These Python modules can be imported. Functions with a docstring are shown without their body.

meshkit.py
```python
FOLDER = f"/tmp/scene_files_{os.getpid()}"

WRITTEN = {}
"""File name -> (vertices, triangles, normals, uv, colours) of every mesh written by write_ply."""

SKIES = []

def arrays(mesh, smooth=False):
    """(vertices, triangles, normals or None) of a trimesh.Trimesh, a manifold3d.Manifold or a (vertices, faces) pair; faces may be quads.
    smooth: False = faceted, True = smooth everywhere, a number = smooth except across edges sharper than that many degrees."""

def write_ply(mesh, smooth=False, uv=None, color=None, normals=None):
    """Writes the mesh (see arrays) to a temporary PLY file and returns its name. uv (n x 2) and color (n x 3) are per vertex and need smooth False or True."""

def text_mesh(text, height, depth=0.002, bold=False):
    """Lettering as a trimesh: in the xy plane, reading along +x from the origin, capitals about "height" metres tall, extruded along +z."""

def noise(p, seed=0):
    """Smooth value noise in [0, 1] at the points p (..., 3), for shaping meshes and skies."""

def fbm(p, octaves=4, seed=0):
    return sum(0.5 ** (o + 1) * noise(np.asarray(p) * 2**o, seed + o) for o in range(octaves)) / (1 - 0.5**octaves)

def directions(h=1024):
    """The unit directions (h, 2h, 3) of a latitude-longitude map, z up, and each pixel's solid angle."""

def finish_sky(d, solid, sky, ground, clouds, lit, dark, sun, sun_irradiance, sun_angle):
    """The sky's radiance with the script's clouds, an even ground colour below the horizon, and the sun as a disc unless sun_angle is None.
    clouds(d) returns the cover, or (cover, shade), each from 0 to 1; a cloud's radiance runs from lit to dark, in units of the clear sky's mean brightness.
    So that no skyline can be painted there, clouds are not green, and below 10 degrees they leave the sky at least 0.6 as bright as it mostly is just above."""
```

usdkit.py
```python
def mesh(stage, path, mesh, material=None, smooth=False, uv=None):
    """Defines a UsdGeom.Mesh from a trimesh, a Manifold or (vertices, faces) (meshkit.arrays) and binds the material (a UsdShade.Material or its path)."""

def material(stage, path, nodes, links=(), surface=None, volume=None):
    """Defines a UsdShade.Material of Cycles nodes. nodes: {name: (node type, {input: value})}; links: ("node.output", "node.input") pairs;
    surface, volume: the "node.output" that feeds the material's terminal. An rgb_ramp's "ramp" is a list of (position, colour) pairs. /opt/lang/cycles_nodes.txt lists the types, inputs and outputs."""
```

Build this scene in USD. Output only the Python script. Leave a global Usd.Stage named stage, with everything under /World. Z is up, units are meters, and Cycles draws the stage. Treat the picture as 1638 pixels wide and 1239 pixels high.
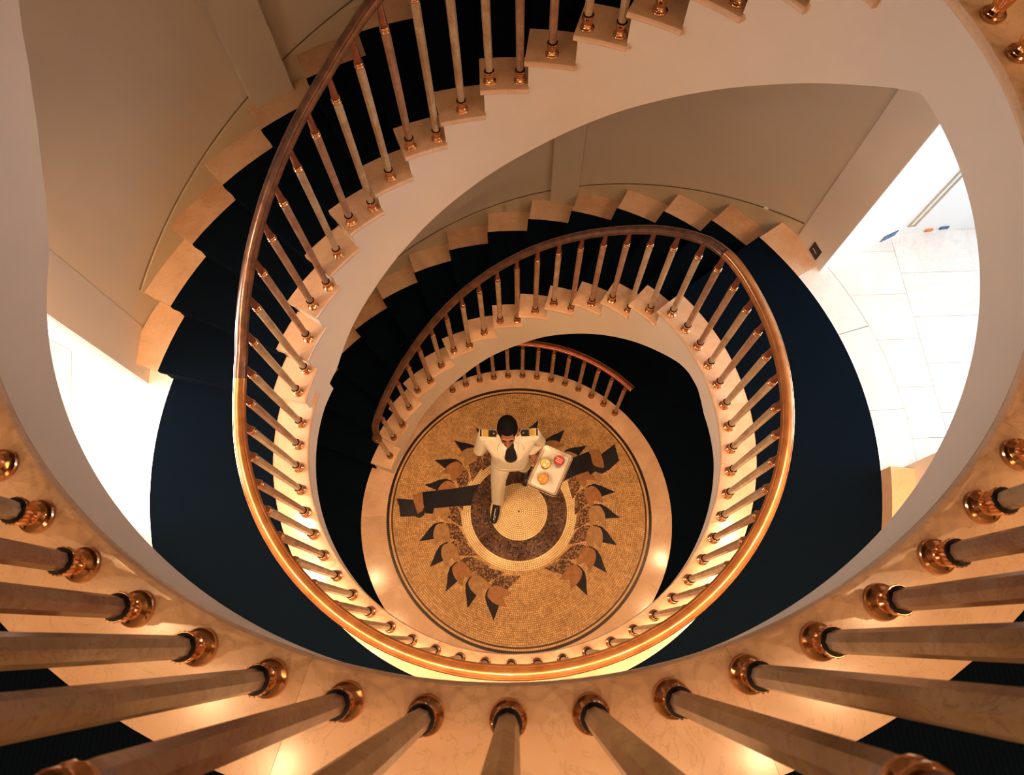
import math, random
import numpy as np
import trimesh
import manifold3d as m3
from shapely.geometry import Polygon, box as sbox, Point
from shapely import affinity
from shapely.ops import unary_union
from shapely.prepared import prep
from pxr import Usd, UsdGeom, UsdLux, UsdShade, Gf, Sdf, Vt
import usdkit, meshkit

rng = random.Random(11)
nrng = np.random.default_rng(11)
stage = Usd.Stage.CreateInMemory()
UsdGeom.SetStageUpAxis(stage, UsdGeom.Tokens.z)
UsdGeom.SetStageMetersPerUnit(stage, 1.0)
WORLD = UsdGeom.Xform.Define(stage, '/World')
stage.SetDefaultPrim(WORLD.GetPrim())
UsdGeom.Scope.Define(stage, '/World/Looks')

# ------------------------------------------------------------------ measures
S = 1.35                     # baluster circle radius in metres; plan is laid out in this radius
H1, H2, H3 = 4.80, 2.8589, 0.9258    # depth of the three floors below the camera, in radii
RA, RB = 0.1207, 0.134       # riser of the upper and of the lower flight
def zz(h): return (H1 - h) * S
Z2, Z3 = zz(H2), zz(H3)
Z4 = Z3 + (Z3 - Z2)
D2R = math.pi / 180

# ------------------------------------------------------------------ camera
f_px, tilt, roll, cxr, cyr = 1025.0, 0.375462661, -0.0303458994, -0.00236, -0.905076
fw = np.array([0, math.sin(tilt), -math.cos(tilt)])
up0 = np.array([0, math.cos(tilt), math.sin(tilt)])
rt0 = np.array([1.0, 0, 0])
rt = math.cos(roll) * rt0 + math.sin(roll) * up0
up = -math.sin(roll) * rt0 + math.cos(roll) * up0
cpos = np.array([cxr * S, cyr * S, H1 * S])
cam = UsdGeom.Camera.Define(stage, '/World/camera')
M = Gf.Matrix4d(*rt, 0, *up, 0, *(-fw), 0, *cpos, 1)
cam.AddTransformOp().Set(M)
cam.CreateHorizontalApertureAttr(36.0)
cam.CreateVerticalApertureAttr(36.0 * 1239 / 1638)
cam.CreateFocalLengthAttr(f_px / 1638 * 36.0)
cam.CreateClippingRangeAttr(Gf.Vec2f(0.02, 100))
cam.CreateFStopAttr(9.0)
cam.CreateFocusDistanceAttr(3.6)
cam.CreateExposureAttr(0.0)

# ------------------------------------------------------------------ sky and daylight
WARM = (1.0, 0.57, 0.28)
LAMP3, LAMP2, LAMP1, DAY_L, DAY_R, SKY = 940.0, 2950.0, 1250.0, 15.0, 10.0, 0.1
dome = UsdLux.DomeLight.Define(stage, '/World/sky')
dome.CreateIntensityAttr(SKY)
dome.CreateColorAttr(Gf.Vec3f(0.62, 0.8, 1.0))
def window_light(path, centre, direction, w, h, power, col):
    l = UsdLux.RectLight.Define(stage, path)
    d = np.array(direction, float); d /= np.linalg.norm(d)
    zax = -d; xax = np.cross([0, 0, 1.0], zax); xax /= np.linalg.norm(xax); yax = np.cross(zax, xax)
    l.AddTransformOp().Set(Gf.Matrix4d(*xax, 0, *yax, 0, *zax, 0, *centre, 1))
    l.CreateWidthAttr(w); l.CreateHeightAttr(h); l.CreateIntensityAttr(power); l.CreateColorAttr(Gf.Vec3f(*col))
    return l
# daylight outside the two corridor windows (the windows themselves are built below)
WIN_R = (3.4 * S + 0.25, 0.10 * S, Z2 + 1.35)
WIN_L = (-3.4 * S - 0.25, 0.05 * S, Z2 + 1.35)
window_light('/World/daylight', WIN_R, (-1, 0.0, -0.28), 2.2, 1.8, DAY_R, (0.70, 0.86, 1.0))
window_light('/World/daylight_001', WIN_L, (1, 0.0, -0.28), 2.2, 1.8, DAY_L, (1.0, 0.98, 0.95))

# ------------------------------------------------------------------ materials
MAT = {}
def mat(name, nodes, links=(), surface='p.BSDF'):
    MAT[name] = usdkit.material(stage, '/World/Looks/' + name, nodes, links, surface=surface)
    return MAT[name]
def stone(name, c1, c2, c3, rough=0.2, scale=3.0, vein=(0.4, 0.25, 0.14), veins=0.4, bump=0.0, spec=0.5):
    n = {"g": ("geometry", {}),
         "n1": ("noise_texture", {"scale": scale, "detail": 6.0, "roughness": 0.6, "distortion": 0.6}),
         "r": ("rgb_ramp", {"ramp": [(0.25, c1), (0.5, c2), (0.75, c3)]}),
         "n2": ("noise_texture", {"scale": scale * 1.7, "detail": 8.0, "roughness": 0.62, "distortion": 2.2}),
         "vr": ("rgb_ramp", {"ramp": [(0.0, (0, 0, 0)), (0.485, (0, 0, 0)), (0.5, (veins,) * 3), (0.52, (0, 0, 0)), (1.0, (0, 0, 0))]}),
         "b": ("rgb_to_bw", {}),
         "m": ("mix_color", {"b": vein}),
         "p": ("principled_bsdf", {"roughness": rough, "specular_ior_level": spec})}
    l = [("g.position", "n1.vector"), ("g.position", "n2.vector"), ("n1.fac", "r.fac"), ("n2.fac", "vr.fac"),
         ("vr.color", "b.color"), ("b.val", "m.fac"), ("r.color", "m.a"), ("m.result", "p.base_color")]
    return mat(name, n, l)
def plain(name, col, rough=0.5, metallic=0.0, noise=0.06, nscale=6.0, spec=0.5, coat=0.0, bump=0.0, bscale=200.0, extra=None):
    lo = tuple(c * (1 - noise) for c in col); hi = tuple(min(1, c * (1 + noise)) for c in col)
    pr = {"roughness": rough, "metallic": metallic, "specular_ior_level": spec, "coat_weight": coat}
    pr.update(extra or {})
    n = {"g": ("geometry", {}), "n": ("noise_texture", {"scale": nscale, "detail": 4.0}),
         "r": ("rgb_ramp", {"ramp": [(0.3, lo), (0.7, hi)]}), "p": ("principled_bsdf", pr)}
    l = [("g.position", "n.vector"), ("n.fac", "r.fac"), ("r.color", "p.base_color")]
    if bump:
        n["n2"] = ("noise_texture", {"scale": bscale, "detail": 2.0})
        n["bp"] = ("bump", {"strength": bump, "distance": 0.002})
        l += [("g.position", "n2.vector"), ("n2.fac", "bp.height"), ("bp.normal", "p.normal")]
    return mat(name, n, l)
stone('marble', (0.66, 0.42, 0.27), (0.74, 0.50, 0.34), (0.80, 0.58, 0.42), rough=0.16, scale=4.5)
stone('marble_b', (0.61, 0.39, 0.25), (0.69, 0.47, 0.31), (0.76, 0.55, 0.38), rough=0.18, scale=5.5)
stone('marble_red', (0.50, 0.29, 0.17), (0.58, 0.36, 0.22), (0.66, 0.44, 0.29), rough=0.2, scale=6.0, vein=(0.25, 0.12, 0.07))
stone('marble_white', (0.80, 0.76, 0.70), (0.85, 0.82, 0.77), (0.89, 0.86, 0.82), rough=0.22, scale=3.0, vein=(0.6, 0.48, 0.38), veins=0.35)
stone('marble_pink', (0.62, 0.43, 0.36), (0.68, 0.49, 0.41), (0.74, 0.55, 0.47), rough=0.25, scale=14.0)
stone('onyx', (0.30, 0.18, 0.10), (0.42, 0.29, 0.17), (0.53, 0.42, 0.28), rough=0.24, scale=9.0, vein=(0.16, 0.07, 0.04), veins=0.6)
stone('onyx_b', (0.23, 0.10, 0.06), (0.33, 0.18, 0.11), (0.42, 0.28, 0.18), rough=0.24, scale=11.0, vein=(0.14, 0.05, 0.03), veins=0.6)
plain('plaster', (0.70, 0.62, 0.53), rough=0.75, noise=0.03, nscale=2.0, bump=0.12, bscale=320.0)
plain('plaster_wall', (0.50, 0.43, 0.34), rough=0.8, noise=0.03, nscale=1.5, bump=0.15, bscale=320.0)
plain('white_paint', (0.80, 0.81, 0.80), rough=0.6, noise=0.01)
plain('skirting', (0.47, 0.40, 0.28), rough=0.6, noise=0.03)
plain('brass', (0.78, 0.43, 0.22), rough=0.14, metallic=1.0, noise=0.08, nscale=30)
plain('copper', (0.30, 0.105, 0.06), rough=0.28, metallic=0.7, noise=0.2, nscale=30)
plain('cap_brown', (0.16, 0.11, 0.07), rough=0.6)
plain('dark_metal', (0.010, 0.006, 0.008), rough=0.5, noise=0.1, spec=0.2)
plain('black_plastic', (0.012, 0.012, 0.02), rough=0.4)
plain('blue_plastic', (0.03, 0.12, 0.24), rough=0.35)
plain('orange_plastic', (0.75, 0.22, 0.06), rough=0.4)
plain('lamp_trim', (0.8, 0.75, 0.68), rough=0.35)
plain('grout', (0.17, 0.085, 0.035), rough=0.85)
plain('tess_gold', (0.64, 0.39, 0.165), rough=0.38, noise=0.12, nscale=9)
plain('tess_tan', (0.52, 0.30, 0.12), rough=0.4, noise=0.12, nscale=9)
plain('tess_pale', (0.72, 0.47, 0.22), rough=0.38, noise=0.12, nscale=9)
plain('tess_cream', (0.93, 0.72, 0.40), rough=0.35, noise=0.08, nscale=9)
plain('tess_cream_b', (0.86, 0.63, 0.33), rough=0.35, noise=0.08, nscale=9)
plain('tess_black', (0.009, 0.012, 0.022), rough=0.3, noise=0.2)
plain('tess_slate', (0.02, 0.024, 0.036), rough=0.35, noise=0.2)
plain('tess_brown', (0.075, 0.032, 0.022), rough=0.35, noise=0.25)
plain('tess_umber', (0.16, 0.08, 0.04), rough=0.4, noise=0.25)
plain('petal_a', (0.36, 0.17, 0.07), rough=0.3, noise=0.2, nscale=22)
plain('petal_b', (0.40, 0.23, 0.10), rough=0.3, noise=0.2, nscale=22)
plain('grout_dark', (0.10, 0.06, 0.04), rough=0.85)
plain('skin', (0.30, 0.125, 0.075), rough=0.5, noise=0.06, nscale=30, extra={"subsurface_weight": 0.05})
plain('lip', (0.30, 0.09, 0.07), rough=0.45)
plain('hair', (0.004, 0.004, 0.006), rough=0.8, spec=0.12, noise=0.3, nscale=90, bump=0.6, bscale=420)
plain('uniform', (0.80, 0.75, 0.64), rough=0.8, noise=0.02, bump=0.25, bscale=45)
plain('shirt', (0.92, 0.90, 0.87), rough=0.75, noise=0.02)
plain('tie', (0.006, 0.007, 0.014), rough=0.6)
plain('shoe', (0.008, 0.008, 0.012), rough=0.14, coat=0.5)
plain('gold_braid', (0.72, 0.50, 0.14), rough=0.4, metallic=0.5, noise=0.15, nscale=300)
plain('braid_edge', (0.80, 0.70, 0.42), rough=0.5)
plain('silver', (0.90, 0.82, 0.70), rough=0.32, metallic=0.55)
plain('linen', (0.84, 0.82, 0.76), rough=0.8, noise=0.02)
plain('drink_orange', (0.85, 0.33, 0.06), rough=0.15, noise=0.15, nscale=80)
plain('drink_peach', (0.88, 0.55, 0.24), rough=0.2, noise=0.1, nscale=60)
plain('drink_yellow', (0.86, 0.68, 0.16), rough=0.15, noise=0.15, nscale=80)
plain('drink_red', (0.62, 0.05, 0.04), rough=0.2, noise=0.3, nscale=80)
plain('garnish_white', (0.88, 0.84, 0.78), rough=0.4)
plain('eye_dark', (0.02, 0.012, 0.01), rough=0.3)
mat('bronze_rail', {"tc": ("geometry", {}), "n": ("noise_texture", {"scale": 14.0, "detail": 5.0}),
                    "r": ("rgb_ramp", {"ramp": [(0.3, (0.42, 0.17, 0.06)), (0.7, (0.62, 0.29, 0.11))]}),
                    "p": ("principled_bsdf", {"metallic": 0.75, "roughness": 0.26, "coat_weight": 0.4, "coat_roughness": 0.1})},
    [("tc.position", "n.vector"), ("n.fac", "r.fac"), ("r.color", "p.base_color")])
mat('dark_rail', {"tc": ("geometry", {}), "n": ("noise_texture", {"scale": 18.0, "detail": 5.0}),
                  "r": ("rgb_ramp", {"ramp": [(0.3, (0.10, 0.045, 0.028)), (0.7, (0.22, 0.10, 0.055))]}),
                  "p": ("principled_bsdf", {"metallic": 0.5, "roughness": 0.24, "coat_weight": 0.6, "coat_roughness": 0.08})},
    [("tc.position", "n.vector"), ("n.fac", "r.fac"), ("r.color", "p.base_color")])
mat('carpet', {"tc": ("geometry", {}), "w": ("wave_texture", {"scale": 34.0, "distortion": 0.6, "detail": 2.0}),
               "n": ("noise_texture", {"scale": 220.0, "detail": 2.0}),
               "r": ("rgb_ramp", {"ramp": [(0.0, (0.0008, 0.0030, 0.0075)), (1.0, (0.0014, 0.0055, 0.0125))]}),
               "bp": ("bump", {"strength": 0.5, "distance": 0.004}),
               "p": ("principled_bsdf", {"roughness": 0.95, "specular_ior_level": 0.06})},
    [("tc.position", "w.vector"), ("tc.position", "n.vector"), ("w.fac", "r.fac"), ("r.color", "p.base_color"),
     ("n.fac", "bp.height"), ("bp.normal", "p.normal")])
mat('glass', {"p": ("principled_bsdf", {"base_color": (0.98, 0.97, 0.94), "roughness": 0.02, "transmission_weight": 1.0, "ior": 1.35})})
mat('window_glass', {"f": ("fresnel", {"IOR": 1.45}), "t": ("transparent_bsdf", {"color": (0.96, 0.98, 1.0)}),
                     "g": ("glossy_bsdf", {"color": (1, 1, 1), "roughness": 0.02}), "m": ("mix_closure", {})},
    [("f.fac", "m.fac"), ("t.BSDF", "m.closure1"), ("g.BSDF", "m.closure2")], surface='m.closure')
mat('lamp_glow', {"e": ("emission", {"color": WARM, "strength": 60.0})}, surface='e.emission')

# ------------------------------------------------------------------ scene helpers
USED = {}
def path_for(name, parent):
    base = (str(parent.GetPath()) if parent is not None else '/World') + '/' + name
    n = USED.get(base, 0); USED[base] = n + 1
    return base if n == 0 else '%s_%03d' % (base, n)
def tag(o, label=None, cat=None, group=None, kind=None):
    p = o.GetPrim() if hasattr(o, 'GetPrim') else o
    for k, v in (('label', label), ('category', cat), ('group', group), ('kind', kind)):
        if v: p.SetCustomDataByKey(k, v)
    return p
def thing(name, label=None, cat=None, loc=(0, 0, 0), rotz=0.0, group=None, kind=None):
    x = UsdGeom.Xform.Define(stage, path_for(name, None))
    if any(loc): x.AddTranslateOp().Set(Gf.Vec3d(*map(float, loc)))
    if rotz: x.AddRotateZOp().Set(float(rotz))
    return tag(x, label, cat, group, kind)
def obj(name, mesh, material, parent=None, smooth=32, label=None, kind=None):
    if isinstance(mesh, MB): mesh = mesh.get()
    m = usdkit.mesh(stage, path_for(name, parent), mesh, MAT[material], smooth=smooth)
    return tag(m, label, None, None, kind)
class MB:
    def __init__(s): s.v = []; s.f = []; s.n = 0
    def add(s, v, f):
        v = np.asarray(v, float).reshape(-1, 3); f = np.asarray(f, int)
        if f.shape[1] == 4: f = np.vstack([f[:, [0, 1, 2]], f[:, [0, 2, 3]]])
        s.v.append(v); s.f.append(f + s.n); s.n += len(v); return s
    def mesh(s, m): return s.add(m.vertices, m.faces)
    def get(s): return (np.vstack(s.v), np.vstack(s.f))
def pol(r, th, z): return (r * S * math.cos(th * D2R), r * S * math.sin(th * D2R), z)
def loft(mb, secs, caps=True, closed=False):
    """secs: list of (N,3) loops; orientation: loop counter-clockwise seen against the direction of travel."""
    secs = [np.asarray(q, float) for q in secs]; n = len(secs[0]); k = len(secs)
    v = np.vstack(secs); F = []
    for i in range(k if closed else k - 1):
        j = (i + 1) % k
        for a in range(n):
            b = (a + 1) % n
            F += [(i * n + a, i * n + b, j * n + b), (i * n + a, j * n + b, j * n + a)]
    if caps and not closed:
        for a in range(1, n - 1):
            F += [(0, a + 1, a), ((k - 1) * n, (k - 1) * n + a, (k - 1) * n + a + 1)]
    vol = 0
    A = v[[q[0] for q in F]]; B = v[[q[1] for q in F]]; C = v[[q[2] for q in F]]
    vol = np.einsum('ij,ij->i', A, np.cross(B, C)).sum()
    F = np.array(F)
    if vol < 0: F = F[:, ::-1]
    return mb.add(v, F)
def arc(a, b, step=2.0):
    return np.linspace(a, b, max(2, int(abs(b - a) / step) + 2))
def sector(mb, r0, r1, z0, z1, ta, tb, tw=0.0, step=2.0, nose=0.0, c=(0, 0)):
    """a curved slab; nose rounds the top and bottom of the inner edge"""
    t = z1 - z0
    if nose:
        q = t * 0.5
        prof = [(r0 + nose * (1 - math.cos(a)), z0 + q + q * math.sin(a)) for a in (-1.5, -0.9, -0.3, 0.3, 0.9, 1.5)]
        prof += [(r1, z1), (r1, z0)]
    else:
        prof = [(r0, z0), (r0, z1), (r1, z1), (r1, z0)]
    secs = []
    for th in arc(ta, tb, step):
        w = tw(th) if callable(tw) else tw
        secs.append([(c[0] * S + pol(r, th + w * (r - 0.97), z)[0], c[1] * S + pol(r, th + w * (r - 0.97), z)[1], z) for r, z in prof])
    return loft(mb, secs)
def bx(mb, x0, x1, y0, y1, z0, z1):
    m = trimesh.creation.box(bounds=[[min(x0, x1), min(y0, y1), min(z0, z1)], [max(x0, x1), max(y0, y1), max(z0, z1)]])
    return mb.mesh(m)
def prism(mb, poly, z0, z1):
    if poly.is_empty: return mb
    for g in getattr(poly, 'geoms', [poly]):
        if g.geom_type != 'Polygon' or g.area < 1e-8: continue
        m = trimesh.creation.extrude_polygon(g, z1 - z0, engine='earcut'); m.apply_translation([0, 0, z0]); mb.mesh(m)
    return mb
def wallquad(mb, pts, z0, z1, t, ends=None):
    """a wall of thickness t to the right of the plan polyline pts (metres)"""
    pts = [np.array(p, float) for p in pts]; off = []
    for i, p in enumerate(pts):
        a = pts[max(i - 1, 0)]; b = pts[min(i + 1, len(pts) - 1)]; d = b - a; d /= np.linalg.norm(d)
        off.append(p + t * np.array([d[1], -d[0]]))
    if ends is not None:
        off[0], off[-1] = pts[0] + ends[0], pts[-1] + ends[1]
    secs = [[(*p, z0), (*p, z1), (*q, z1), (*q, z0)] for p, q in zip(pts, off)]
    return loft(mb, secs)
def lathe(mb, prof, seg=16, c=(0, 0, 0), flute=None):
    """prof: (r, z) from bottom to top; flute(z) gives a relative depth of 16 flutes"""
    V = []
    for r, z in prof:
        for k in range(seg):
            a = 2 * math.pi * k / seg
            rr = r * (1 - (flute(z) if flute else 0) * (k % 2))
            V.append((c[0] + rr * math.cos(a), c[1] + rr * math.sin(a), c[2] + z))
    n = len(prof); F = []
    for i in range(n - 1):
        for k in range(seg):
            a, b = i * seg + k, i * seg + (k + 1) % seg
            F += [(a, b, b + seg), (a, b + seg, a + seg)]
    V += [(c[0], c[1], c[2] + prof[0][1]), (c[0], c[1], c[2] + prof[-1][1])]
    for k in range(seg):
        F += [(len(V) - 2, (k + 1) % seg, k), (len(V) - 1, (n - 1) * seg + k, (n - 1) * seg + (k + 1) % seg)]
    return mb.add(V, F)
def tube(mb, pts, rad, seg=10):
    pts = [np.array(p, float) for p in pts]; secs = []
    rad = [rad] * len(pts) if np.ndim(rad) == 0 else rad
    for i, p in enumerate(pts):
        d = pts[min(i + 1, len(pts) - 1)] - pts[max(i - 1, 0)]; d /= np.linalg.norm(d)
        a = np.cross(d, [0, 0, 1.0]) if abs(d[2]) < 0.95 else np.cross(d, [1.0, 0, 0]); a /= np.linalg.norm(a); b = np.cross(d, a)
        secs.append([p + rad[i] * (math.cos(q) * a + math.sin(q) * b) for q in np.linspace(0, 2 * math.pi, seg, endpoint=False)])
    return loft(mb, secs)

# ------------------------------------------------------------------ stair data (angles in degrees, depths in radii)
low32 = np.array([[12, 1.125], [17.5, 1.17], [30, 1.334], [45.7, 1.549], [63.3, 1.796], [83.7, 2.098], [101.6, 2.344], [119.8, 2.584], [132.4, 2.734], [145.5, 2.869], [155.5, 2.985], [160.3, 2.985]])
low21 = np.array([[8, 3.085], [15.3, 3.041], [21.3, 3.054], [25.7, 3.092], [34.9, 3.222], [43.8, 3.343], [56.6, 3.524], [69.3, 3.706], [77.9, 3.827], [86.9, 3.974], [98.6, 4.133], [113.1, 4.35], [122.3, 4.453], [130.5, 4.545], [142, 4.69], [151, 4.80], [170, 4.80]])
rail32 = np.array([[27, .9258 - .685], [33, .9258 - .655], [60, 1.41 - .685], [113.5, 1.377], [118.5, 1.45], [125.3, 1.546], [132.6, 1.635], [141.8, 1.748], [150.8, 1.86], [161.3, 1.985], [168, 2.062], [174, 2.125], [180, 2.158], [188, 2.172]])
rail21 = np.array([[18, 2.172], [24.2, 2.166], [28.9, 2.168], [34.6, 2.196], [41.2, 2.265], [49.3, 2.368], [57.3, 2.484], [65.5, 2.600], [74.1, 2.724], [83.1, 2.857], [92.7, 3.010], [103.4, 3.185], [115.8, 3.400], [127.8, 3.605], [139.4, 3.775], [148.4, 3.885], [153.5, 3.95], [156, 4.02]])
def at(tab, th): return float(np.interp(th, tab[:, 0], tab[:, 1]))
TW32, TW21 = -4.0, -2.6
N32, N21 = 15, 13
def nose32(k): return 171.3 - 9.62 * (k - 1)          # lower nosing of tread k counted from the bottom; k = 16 is the upper floor
def nose21(k): return 38.9 + 9.45 * k                 # lower nosing of tread k counted from the top; k = 0 is the upper floor

def flight(label, steps, zlow, rise_low, stringer_r=0.975, name='staircase', back=1.845):
    """steps: list of (upper angle, lower angle, tread z, z of the level below, twist), from the top down"""
    t = thing(name, label, 'staircase')
    body, run = MB(), MB()
    for i, (ta, tb, z, zb, tw) in enumerate(steps):
        sg = 1 if tb > ta else -1
        m = MB(); sector(m, 0.957, 1.1185, z - 0.034, z, ta - sg * 0.2, tb + sg * 0.75, tw, 2.4, nose=0.012)
        obj('inner_tread', m, ('marble', 'marble_b')[i % 2], t)
        m = MB(); sector(m, 1.682, back, z - 0.034, z, ta - sg * 0.2, tb + sg * 0.75, tw, 3.0)
        obj('outer_tread', m, ('marble_b', 'marble_red')[(i * 7) % 3 == 0], t)
        m = MB(); sector(m, 0.977, back, zb, z - 0.034, tb - sg * 0.9, tb, tw, 3.0)
        obj('riser', m, 'marble', t)
        sector(run, 1.1195, 1.681, z - 0.03, z + 0.004, ta + sg * 0.3, tb + sg * 0.95, tw, 3.0)
        sector(run, 1.1195, 1.681, zb + 0.005, z - 0.03, tb + sg * 0.02, tb + sg * 0.5, tw, 3.0)
        secs = []
        for q in np.linspace(0, 1, 5):
            th = ta + (tb - ta) * q
            zl = min(zz(at(zlow, th)), z - 0.08)
            secs.append([(*pol(stringer_r, th, 0)[:2], zl), (*pol(stringer_r, th, 0)[:2], z - 0.034),
                         (*pol(back, th + tw * (back - .97), 0)[:2], z - 0.034), (*pol(back, th + tw * (back - .97), 0)[:2], zl)])
        loft(body, secs)
    obj('carpet_runner', run, 'carpet', t, label='navy blue stair carpet')
    obj('stringer', body, 'plaster', t, smooth=40)
    return t

# ------------------------------------------------------------------ floors
def floor_slab(name, z, ta, tb, low, slab_a, carpet_out, n_slabs, tw_end, outer=1.95, mats=('marble', 'marble_b'), nose_r=0.957):
    """low: table of the underside's depth; tw_end: twist of the last nosing, where the next flight goes down"""
    t = thing(name, kind='structure')
    tw = lambda th: tw_end * min(1.0, max(0.0, (th - tb + 18.0) / 18.0))
    e = np.linspace(ta, tb, n_slabs + 1)
    for i in range(n_slabs):
        last = i == n_slabs - 1
        m = MB(); sector(m, nose_r, 1.1185, z - 0.036, z, e[i] + 0.012, e[i + 1] - 0.012 + (0.75 if last else 0), tw, 2.0, nose=0.012)
        obj('border_slab', m, mats[i % 2], t)
    m = MB(); sector(m, 1.1195, carpet_out, z - 0.03, z + 0.004, ta, tb + 0.9, tw, 2.0); obj('carpet', m, 'carpet', t, label='navy blue carpet')
    m = MB(); secs = []
    for th in arc(slab_a, tb, 1.5):
        w = tw(th); zl = zz(at(low, th))
        secs.append([(*pol(0.975, th, 0)[:2], zl), (*pol(0.975, th, 0)[:2], z - 0.036), (*pol(outer, th + w * (outer - .97), 0)[:2], z - 0.036), (*pol(outer, th + w * (outer - .97), 0)[:2], zl)])
    loft(m, secs); obj('slab', m, 'plaster', t, label='cream plastered floor edge', smooth=40)
    return t
e2a, e2b = nose21(0), nose32(1)
low2 = np.array([[-199.4, 3.056], [-193, 3.04], [-8, 3.04], [8, 3.085], [15.3, 3.041], [21.3, 3.054], [25.7, 3.092], [34.9, 3.222], [43.8, 3.343]])
low3 = np.array([[-172, 1.142], [11.5, 1.12], [13.6, 1.123], [17.5, 1.17], [30, 1.334]])
f2 = floor_slab('floor_001', Z2, e2b - 5 - 360, e2a, low2, -199.4, 1.672, 14, TW21)
f3 = floor_slab('floor_002', Z3, 186 - 360, nose32(16), low3, -170.5, 1.90, 6, TW32)
for q0, q1, mt in ((15.6, 28.0, 'marble_white'), (28.05, nose21(0) + 0.75, 'marble_b')):
    m = MB(); sector(m, 1.674, 1.838, Z2 - 0.034, Z2, q0, q1, lambda th: TW21 * min(1, max(0, (th - 28) / 10)), 2); obj('landing_slab', m, mt, f2)
# curved nib where the upper flight meets the landing below
# ground floor: marble ring in curved slabs, carpet outside
f1 = thing('floor', kind='structure')
RC = (0.0, -0.0155)
MC = (0.02, -0.01)
ring_poly = affinity.translate(Point(0, 0).buffer(1.158 * S, 96), RC[0] * S, RC[1] * S).difference(affinity.translate(Point(0, 0).buffer(0.99 * S, 96), MC[0] * S, MC[1] * S))
def wedge(a, b, r=4): return Polygon([(0, 0)] + [(r * math.cos(t * D2R), r * math.sin(t * D2R)) for t in np.linspace(a, b, 6)])
e = np.linspace(0, 360, 13)
for i in range(12):
    m = MB(); prism(m, ring_poly.intersection(affinity.translate(wedge(e[i] + 0.02, e[i + 1] - 0.02), RC[0] * S, RC[1] * S)), -0.03, 0.0); obj('ring_slab', m, ('marble_b', 'marble')[i % 2], f1)
m = MB(); sector(m, 1.159, 2.0, -0.03, -0.004, 0, 360, 0, 4, c=RC); obj('carpet', m, 'carpet', f1, label='navy blue carpet')
disc = Point(0, 0).buffer(0.99 * S, 64)
m = MB(); prism(m, affinity.translate(disc, MC[0] * S, MC[1] * S), -0.03, -0.0035); obj('grout_bed', m, 'grout', f1)
m = MB(); prism(m, Point(0, 0).buffer(2.05 * S, 48), -0.1, -0.03); obj('base_slab', m, 'plaster', f1)

# ------------------------------------------------------------------ mosaic
def local_poly(pts): return Polygon([(x * S, y * S) for x, y in pts]).buffer(0)
def roundpoly(p, r=0.012): return p.buffer(r).buffer(-2 * r).buffer(r)
U_TIP = (-150.025, 0.763)
u_dark = [(-0.66, -0.383), (-0.634, -0.329), (-0.615, -0.278), (-0.586, -0.233), (-0.546, -0.212), (-0.513, -0.209), (-0.546, -0.221), (-0.571, -0.257), (-0.575, -0.292), (-0.561, -0.341), (-0.611, -0.362)]
u_tan = [(-0.576, -0.26), (-0.570, -0.240), (-0.553, -0.225), (-0.535, -0.219), (-0.516, -0.217), (-0.495, -0.220), (-0.479, -0.231), (-0.466, -0.25), (-0.456, -0.276), (-0.446, -0.309), (-0.442, -0.341), (-0.46, -0.339), (-0.479, -0.334), (-0.505, -0.32), (-0.52, -0.35), (-0.535, -0.384), (-0.547, -0.366), (-0.558, -0.344), (-0.569, -0.322), (-0.576, -0.295)]
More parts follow.
